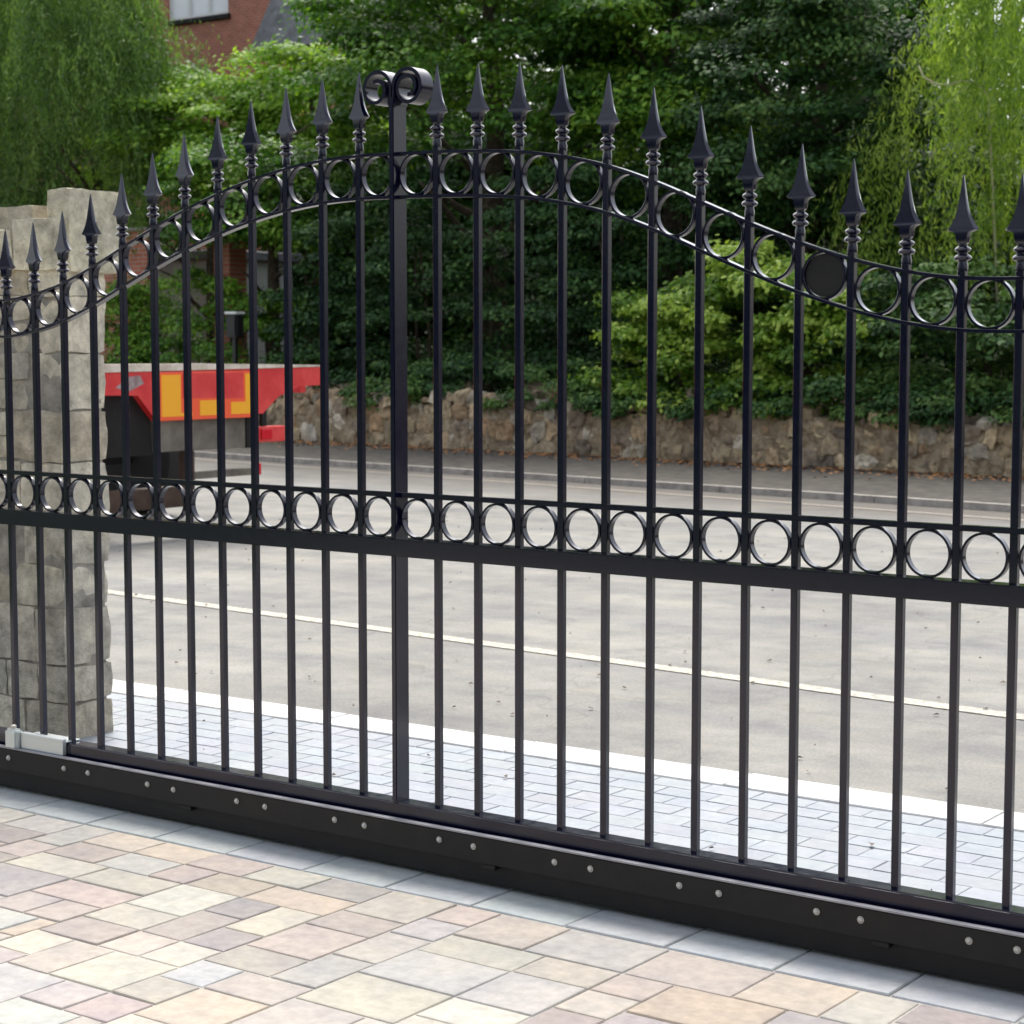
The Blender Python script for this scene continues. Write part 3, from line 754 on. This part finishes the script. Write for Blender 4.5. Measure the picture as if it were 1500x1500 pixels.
def clumps_in(cx, cy, cz, rx, ry, rz, n, cr, shell=.5, seed=0, tone=(.2, .8), front=0, base=-1.0):
    """uneven crown: clump centres spread through an ellipsoid whose radius varies with direction"""
    out, rad, ton = [], [], []
    while len(out) < n:
        d = RNG.normal(size=3); d /= np.linalg.norm(d)
        if d[2] < base: continue
        if front and d[1] > .35 and RNG.random() < front: continue
        k = (shell + (1-shell)*RNG.random()**.6)
        k *= 1 + .28*noise.noise(Vector((d[0]*2.1+seed, d[1]*2.1, d[2]*2.1+seed)))
        out.append((cx+d[0]*rx*k, cy+d[1]*ry*k, cz+d[2]*rz*k)); r = cr*RNG.uniform(.65, 1.5)
        rad.append((r*1.25, r*1.05, r*.55)); ton.append(RNG.uniform(*tone))
    return out, rad, ton
def trunk(bm, base, top, r0, crown_r, nb=9, seed=1):
    rnd = random.Random(seed); base, top = Vector(base), Vector(top); pts = []
    for k in range(7):
        t = k/6; pts.append(base.lerp(top, t) + Vector((rnd.uniform(-.12, .12), rnd.uniform(-.12, .12), 0))*t)
    tube(bm, pts, [r0*(1-.75*k/6) for k in range(7)], 9)
    for b in range(nb):
        t = rnd.uniform(.3, .95); p = base.lerp(top, t); a = rnd.uniform(0, 6.28); l = crown_r*rnd.uniform(.6, 1.0)
        d = Vector((math.cos(a), math.sin(a), rnd.uniform(.25, .9))).normalized()
        q = [p, p+d*l*.35+Vector((0, 0, .05*l)), p+d*l*.7+Vector((rnd.uniform(-.2, .2), rnd.uniform(-.2, .2), .15*l)), p+d*l+Vector((0, 0, .1*l))]
        tube(bm, q, [r0*.38*(1-t*.4), r0*.26*(1-t*.4), r0*.15, r0*.04], 6)
def tree(name, label, px, pyc, Y, rx, rz, leafm, n=90, per=420, size=.1, aspect=.6, cr=.55, tone=(.15, .85), ry=None, cat='tree', group=None, shell=.45, droop=0, base=-.8, front=.5, seed=1, r0=.17, foliage='crown'):
    c = at(px, pyc, Y); ry = ry or rx*.8
    root = empty(name, (c.x, Y, .7)); tag(root, label, cat, group)
    ce, ra, to = clumps_in(0, 0, c.z-.7, rx, ry, rz, n, cr, shell, seed, tone, front, base)
    me = leaves_mesh(foliage, ce, ra, to, per, size, aspect, droop, m=L[leafm]); link_mesh(foliage, me, root)
    bm = bmesh.new(); trunk(bm, (0, 0, -.4), (0, 0, c.z-.7+rz*.5), r0, rx*.8, seed=seed); bm_obj('trunk', bm, M['bark'], root, smooth=True)
    return root
def hedge(name, label, x0, x1, Y0, zc0, zc1, depth, leafm, per=380, size=.075, aspect=.6, cr=.3, dens=5.5, tone=(.1, .8), cat='shrub', seed=3, hang=0, px=True):
    """a shrub mass from pixel x0 to x1 with its face near y = Y0, between heights"""
    a, b = at(x0, 500, Y0), at(x1, 500, Y0); xa, xb = min(a.x, b.x), max(a.x, b.x)
    root = empty(name, ((xa+xb)/2, Y0+depth/2, .6)); tag(root, label, cat)
    area = (xb-xa)*(zc1-zc0); n = max(8, int(area*dens)); ce, ra, to = [], [], []
    for k in range(n):
        u = RNG.random(); x = xa+(xb-xa)*u; Yw = lineY(WALL, x)+Y0-16.4 if Y0 < 17.5 else Y0; top = zc1 - (zc1-zc0)*.30*(abs(2*u-1)**3) + .22*noise.noise(Vector((x*.9+seed, seed, 0)))*min(1.6, zc1-zc0)
        v = RNG.random()**.8; z = zc0 + (top-zc0)*v
        yy = Yw + depth*(RNG.random()**1.6)*(1) + .35*v**3 + .25*noise.noise(Vector((x*1.3, z*1.3, seed)))
        r = cr*RNG.uniform(.6, 1.4); ce.append((x-root.location.x, yy-root.location.y, z-.6)); ra.append((r*1.25, r*.95, r*.65)); to.append(RNG.uniform(*tone))
    me = leaves_mesh('foliage', ce, ra, to, per, size, aspect, .3, m=L[leafm]); link_mesh('foliage', me, root)
    rnd = random.Random(seed); dy = (lineY(WALL, (xa+xb)/2)+Y0-16.4 if Y0 < 17.5 else Y0) + depth*.7 - root.location.y
    for k in range(0 if depth < .9 else max(2, int((xb-xa)*.8))):
        bm = bmesh.new(); x = xa+.3+(xb-xa-.6)*rnd.random()-root.location.x
        p = [(x, dy, -.3), (x+rnd.uniform(-.1, .1), dy+rnd.uniform(-.1, .1), .3*(zc1-.6)), (x+rnd.uniform(-.3, .3), dy+rnd.uniform(-.2, .1), .75*(zc1-.6))]
        tube(bm, p, [.035, .028, .012], 5); bm_obj('stem', bm, M['bark'], root, smooth=True)
    return root
def willow(name, label, px, Y, ztop, width, nst, seed=5, leafm='willow', lengths=(1.6, 4.2), zlow=.8):
    c = at(px, 300, Y); root = empty(name, (c.x, Y, .7)); tag(root, label, 'tree')
    V, tone = [], []; rnd = np.random.default_rng(seed)
    bm = bmesh.new(); nst_t = 0
    for s in range(nst):
        if s % 14 == 0:
            a = rnd.uniform(0, 2*np.pi); r = width*np.sqrt(rnd.random())*rnd.uniform(.8, 1.12); gx, gy = r*np.cos(a), r*np.sin(a)*.6
            gz = (ztop-.7)*(1-.30*(r/width)**2) - rnd.uniform(0, 4.2)*rnd.random()**.7; gt = rnd.random(); gl = rnd.uniform(*lengths)
            gox, goy = np.cos(a)*rnd.uniform(.1, .9), np.sin(a)*.5*rnd.random()
        x, y = gx+rnd.normal()*.17, gy+rnd.normal()*.15; zt = gz + rnd.normal()*.16
        ln = min(gl*rnd.uniform(.4, 1.1), zt-(zlow-.7)); 
        if ln < .4: continue
        k = int(ln/.035); t = np.arange(k)/k; base_t = np.clip(gt+rnd.normal()*.12, 0, 1)
        ox, oy = gox+rnd.normal()*.1, goy+rnd.normal()*.1
        P = np.stack([x+ox*np.sqrt(t)+.06*np.sin(t*6+s), y+oy*np.sqrt(t)+.05*np.cos(t*5+s), zt-ln*t+.15*np.sin(t*3)], 1)
        P += rnd.normal(size=P.shape)*.022
        l = rnd.uniform(.07, .13, k); ax = rnd.normal(size=(k, 3))*.5+np.array([0, 0, -1.]); ax /= np.linalg.norm(ax, axis=1)[:, None]
        sd_ = np.cross(ax, rnd.normal(size=(k, 3))); sd_ /= np.linalg.norm(sd_, axis=1)[:, None]; w_ = l*.2
        V.append(np.stack([P, P+ax*l[:, None]*.5+sd_*w_[:, None]*.5, P+ax*l[:, None], P+ax*l[:, None]*.5-sd_*w_[:, None]*.5], 1).reshape(-1, 3))
        tone.append((base_t*.7+.15+.2*rnd.normal(size=k)).clip(0, 1))
    me = build_leaves('crown', np.concatenate(V), np.concatenate(tone), L[leafm]); link_mesh('crown', me, root)
    trunk(bm, (0, .9, -.4), (.2, .9, ztop-2.6), .16, width*.8, 10, seed); bm_obj('trunk', bm, M['bark'], root, smooth=True)
    return root

GT = 'trees in the gardens across the road'
# far backdrop trees close the view behind the nearer ones
tree('tall_tree', 'tall dark broadleaf tree far behind, right of the centre of the gate', 830, 120, 29, 4.2, 5.2, 'dark', n=130, per=330, size=.17, cr=.8, group=GT, seed=21, r0=.3)
tree('tall_tree', 'tall dark broadleaf tree far behind, between the centre trees and the willow', 1160, 150, 28, 3.6, 5.0, 'dark', n=120, per=330, size=.17, cr=.8, group=GT, seed=22, r0=.3)
tree('tall_tree', 'tall broadleaf tree behind the willow at the right edge', 1450, 120, 28, 3.4, 5.4, 'mid', n=110, per=330, size=.17, cr=.8, group=GT, seed=23, r0=.3, tone=(0, .6))
tree('tall_tree', 'tall dark tree behind the red brick wall at the left edge', -20, 130, 30, 4.2, 5.5, 'dark', n=120, per=330, size=.17, cr=.8, group=GT, seed=24, r0=.3)
# nearer trees
willow('weeping_tree', 'dark green weeping tree hanging over the stone pillar at the left', 80, 19.3, 9.0, 2.7, 3600, 8, 'yew', (.7, 2.6), 3.0)
tree('dark_green_tree', 'dense dark tree filling the space under the weeping tree at the left', 70, 190, 22.5, 3.0, 2.9, 'dark', n=100, per=400, size=.12, cr=.6, group=GT, seed=25)
tree('lime_green_tree', 'bright lime green tree below the brick house window', 310, 222, 20.5, 2.0, 1.3, 'lime', n=60, per=420, size=.10, cr=.45, group=GT, seed=26, tone=(.2, .9))
tree('lime_green_tree', 'smaller lime green tree right of the brick house under the large tree', 455, 165, 20.8, 1.4, 1.1, 'lime', n=46, per=420, size=.1, cr=.4, group=GT, seed=27, tone=(.4, 1))
tree('large_tree', 'large mid green tree with layered boughs above the scrolled gate post', 725, 60, 20, 3.2, 2.5, 'mid', n=150, per=460, size=.1, cr=.52, group=GT, seed=28, tone=(0, .75), r0=.26)
tree('large_tree', 'mid green tree with bright boughs above the falling curve of the gate', 985, 110, 20, 2.0, 2.5, 'mid', n=105, per=460, size=.1, cr=.5, group=GT, seed=29, tone=(.1, 1), r0=.22)
tree('holly_tree', 'dark glossy tree between the green trees and the willow', 1190, 160, 19.3, 1.9, 2.9, 'ivy', n=120, per=460, size=.085, cr=.45, group=GT, seed=30, tone=(0, .8), r0=.18)
tree('bushy_tree', 'mid green bushy tree under the lime green trees left of the gate post', 400, 300, 19.5, 1.8, 1.1, 'mid', n=70, per=420, size=.09, cr=.42, group=GT, seed=31, tone=(.1, .9))
willow('willow', 'light yellow green weeping willow at the right edge above the hedge', 1520, 18.3, 6.7, 1.95, 1250, 9, 'willow', (.6, 2.4), 1.6)
# shrubs along the wall
hedge('green_shrub', 'bright green shrubs behind the trailer, left of the tall dark ivy', 120, 385, 18.0, .4, 2.62, 1.0, 'mid', tone=(.4, 1), seed=41, dens=8)
hedge('dark_shrub', 'dark ivy covered shrub left of the scrolled gate post', 355, 620, 17.2, .55, 4.0, 1.5, 'ivy', tone=(0, .5), seed=42, dens=7)
hedge('dark_shrub', 'dark shaded shrub right of the scrolled gate post', 600, 900, 17.3, .5, 4.1, 1.6, 'ivy', tone=(0, .5), seed=43, dens=7)
hedge('rounded_hedge', 'sunlit yellow green privet hedge on the wall under the falling curve of the gate', 870, 1262, 16.42, .62, 2.5, 1.4, 'laurel', tone=(.1, 1), seed=44, dens=17, cr=.25, size=.08)
hedge('dark_shrub', 'dark foliage behind the yellow green hedge', 840, 1330, 18.4, .6, 4.2, 1.2, 'ivy', tone=(0, .7), seed=45, dens=5)
hedge('ivy_hedge', 'dark green ivy hedge at the right edge under the willow', 1235, 1600, 16.40, .6, 2.3, 1.6, 'ivy', tone=(.2, 1), seed=46, dens=15, cr=.27, size=.08)
hedge('trailing_ivy', 'low ivy trailing over the middle of the roadside wall', 440, 900, 16.3, .6, 1.25, .5, 'ivy', tone=(.2, 1), seed=47, dens=12, cr=.2, per=300, size=.065)
hedge('trailing_ivy', 'low ivy spilling over the roadside wall at the right', 850, 1600, 16.27, .58, 1.0, .3, 'ivy', tone=(.1, .9), seed=48, dens=22, cr=.17, per=240, size=.065)
hedge('background_hedge', 'tall dark hedge closing the view far behind the gate post', 352, 1600, 25, .6, 5.4, 1.4, 'dark', tone=(0, .6), seed=49, dens=11, cr=.55, size=.17)
hedge('dark_shrub', 'dark shrub mass behind the trunk of the willow', 1230, 1640, 20.5, .6, 4.6, 1.2, 'ivy', tone=(0, .6), seed=61, dens=5, cr=.4, size=.1)
# unseen hedge added behind the viewpoint so the gloss paint reflects something dark
gh = empty('added_reflection_hedge', (3, -15, 0)); tag(gh, 'unseen dark hedge added behind the viewpoint for the gate paint to reflect', 'hedge')
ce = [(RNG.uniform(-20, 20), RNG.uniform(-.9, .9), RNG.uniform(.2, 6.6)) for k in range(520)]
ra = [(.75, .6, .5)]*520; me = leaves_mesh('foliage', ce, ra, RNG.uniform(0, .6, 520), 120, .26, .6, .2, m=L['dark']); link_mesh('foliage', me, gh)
# bare pale bramble arching out of the willow
bm = bmesh.new(); pts = [at(px, py, 17.6) for px, py in ((1346, 96), (1352, 112), (1368, 122), (1390, 125), (1408, 118), (1430, 122), (1448, 140))]
br0 = empty('bramble', (pts[0].x, 17.6, .7)); tag(br0, 'pale bare bramble stem arching out beside the willow', 'branch')
pts.append(Vector((pts[-1].x+.2, 17.7, .8))); tube(bm, pts, [.008, .011, .013, .014, .014, .013, .013, .016], 6); part_at('stem', bm, M['twig'], br0, True)
# small black box with a pale top among the shrubs
p = at(344, 470, 17.7); bb = empty('litter_bin', (p.x, 17.7, .6)); tag(bb, 'small black bin with a white lid among the shrubs behind the trailer', 'bin')
bm = bmesh.new(); box(bm, p.x-.12, p.x+.12, 17.6, 17.8, at(344, 495, 17.7).z, p.z+.10, bev=.03, seg=2); part_at('body', bm, M['plastic'], bb)
bm = bmesh.new(); box(bm, p.x-.13, p.x+.13, 17.59, 17.81, p.z+.101, p.z+.14, bev=.012, seg=2); part_at('lid', bm, M['white'], bb)
bm = bmesh.new(); box(bm, p.x-.03, p.x+.03, 17.67, 17.73, .3, at(344, 495, 17.7).z-.001); part_at('post', bm, M['plastic'], bb)

# fallen leaves by the wall foot and grit on the road
n = 1500; V = []; 
X_ = RNG.uniform(-18, -1, n); Y_ = np.array([lineY(WALL, x) for x in X_]) - np.abs(RNG.normal(size=n))*.45 - .05
l = RNG.uniform(.02, .05, n); a = RNG.uniform(0, 6.28, n); dx, dy = np.cos(a)*l, np.sin(a)*l
Z_ = .064+RNG.uniform(0, .012, n)
V = np.stack([np.stack([X_+dx, Y_+dy, Z_], 1), np.stack([X_-dy*.6, Y_+dx*.6, Z_+.012], 1), np.stack([X_-dx, Y_-dy, Z_], 1), np.stack([X_+dy*.6, Y_-dx*.6, Z_+.004], 1)], 1).reshape(-1, 3)
me = build_leaves('fallen_leaves', V, RNG.random(n), M['litter']); fl = bpy.data.objects.new('fallen_leaves', me); COL.objects.link(fl)
tag(fl, 'orange brown fallen leaves along the foot of the roadside wall', 'fallen leaves', kind='stuff')

# dead leaves and grit scattered over the road and footway
n = 420; X_ = RNG.uniform(-9, 3.5, n); Y_ = 1.7 + RNG.random(n)**1.4*9
k_ = RNG.random(n) < .07; Y_[k_] = RNG.uniform(.25, 1.4, k_.sum()); X_[k_] = RNG.uniform(-3, 2.5, k_.sum())
l = RNG.uniform(.005, .017, n); a = RNG.uniform(0, 6.28, n); dx, dy = np.cos(a)*l, np.sin(a)*l; Z_ = np.full(n, .008)
V = np.stack([np.stack([X_+dx, Y_+dy, Z_], 1), np.stack([X_-dy*.6, Y_+dx*.6, Z_+.008], 1), np.stack([X_-dx, Y_-dy, Z_], 1), np.stack([X_+dy*.6, Y_-dx*.6, Z_+.003], 1)], 1).reshape(-1, 3)
me = build_leaves('leaf_litter', V, RNG.random(n), M['speck']); ll = bpy.data.objects.new('leaf_litter', me); COL.objects.link(ll)
tag(ll, 'tiny dark leaf fragments scattered over the road and the block paving', 'leaf litter', kind='stuff')
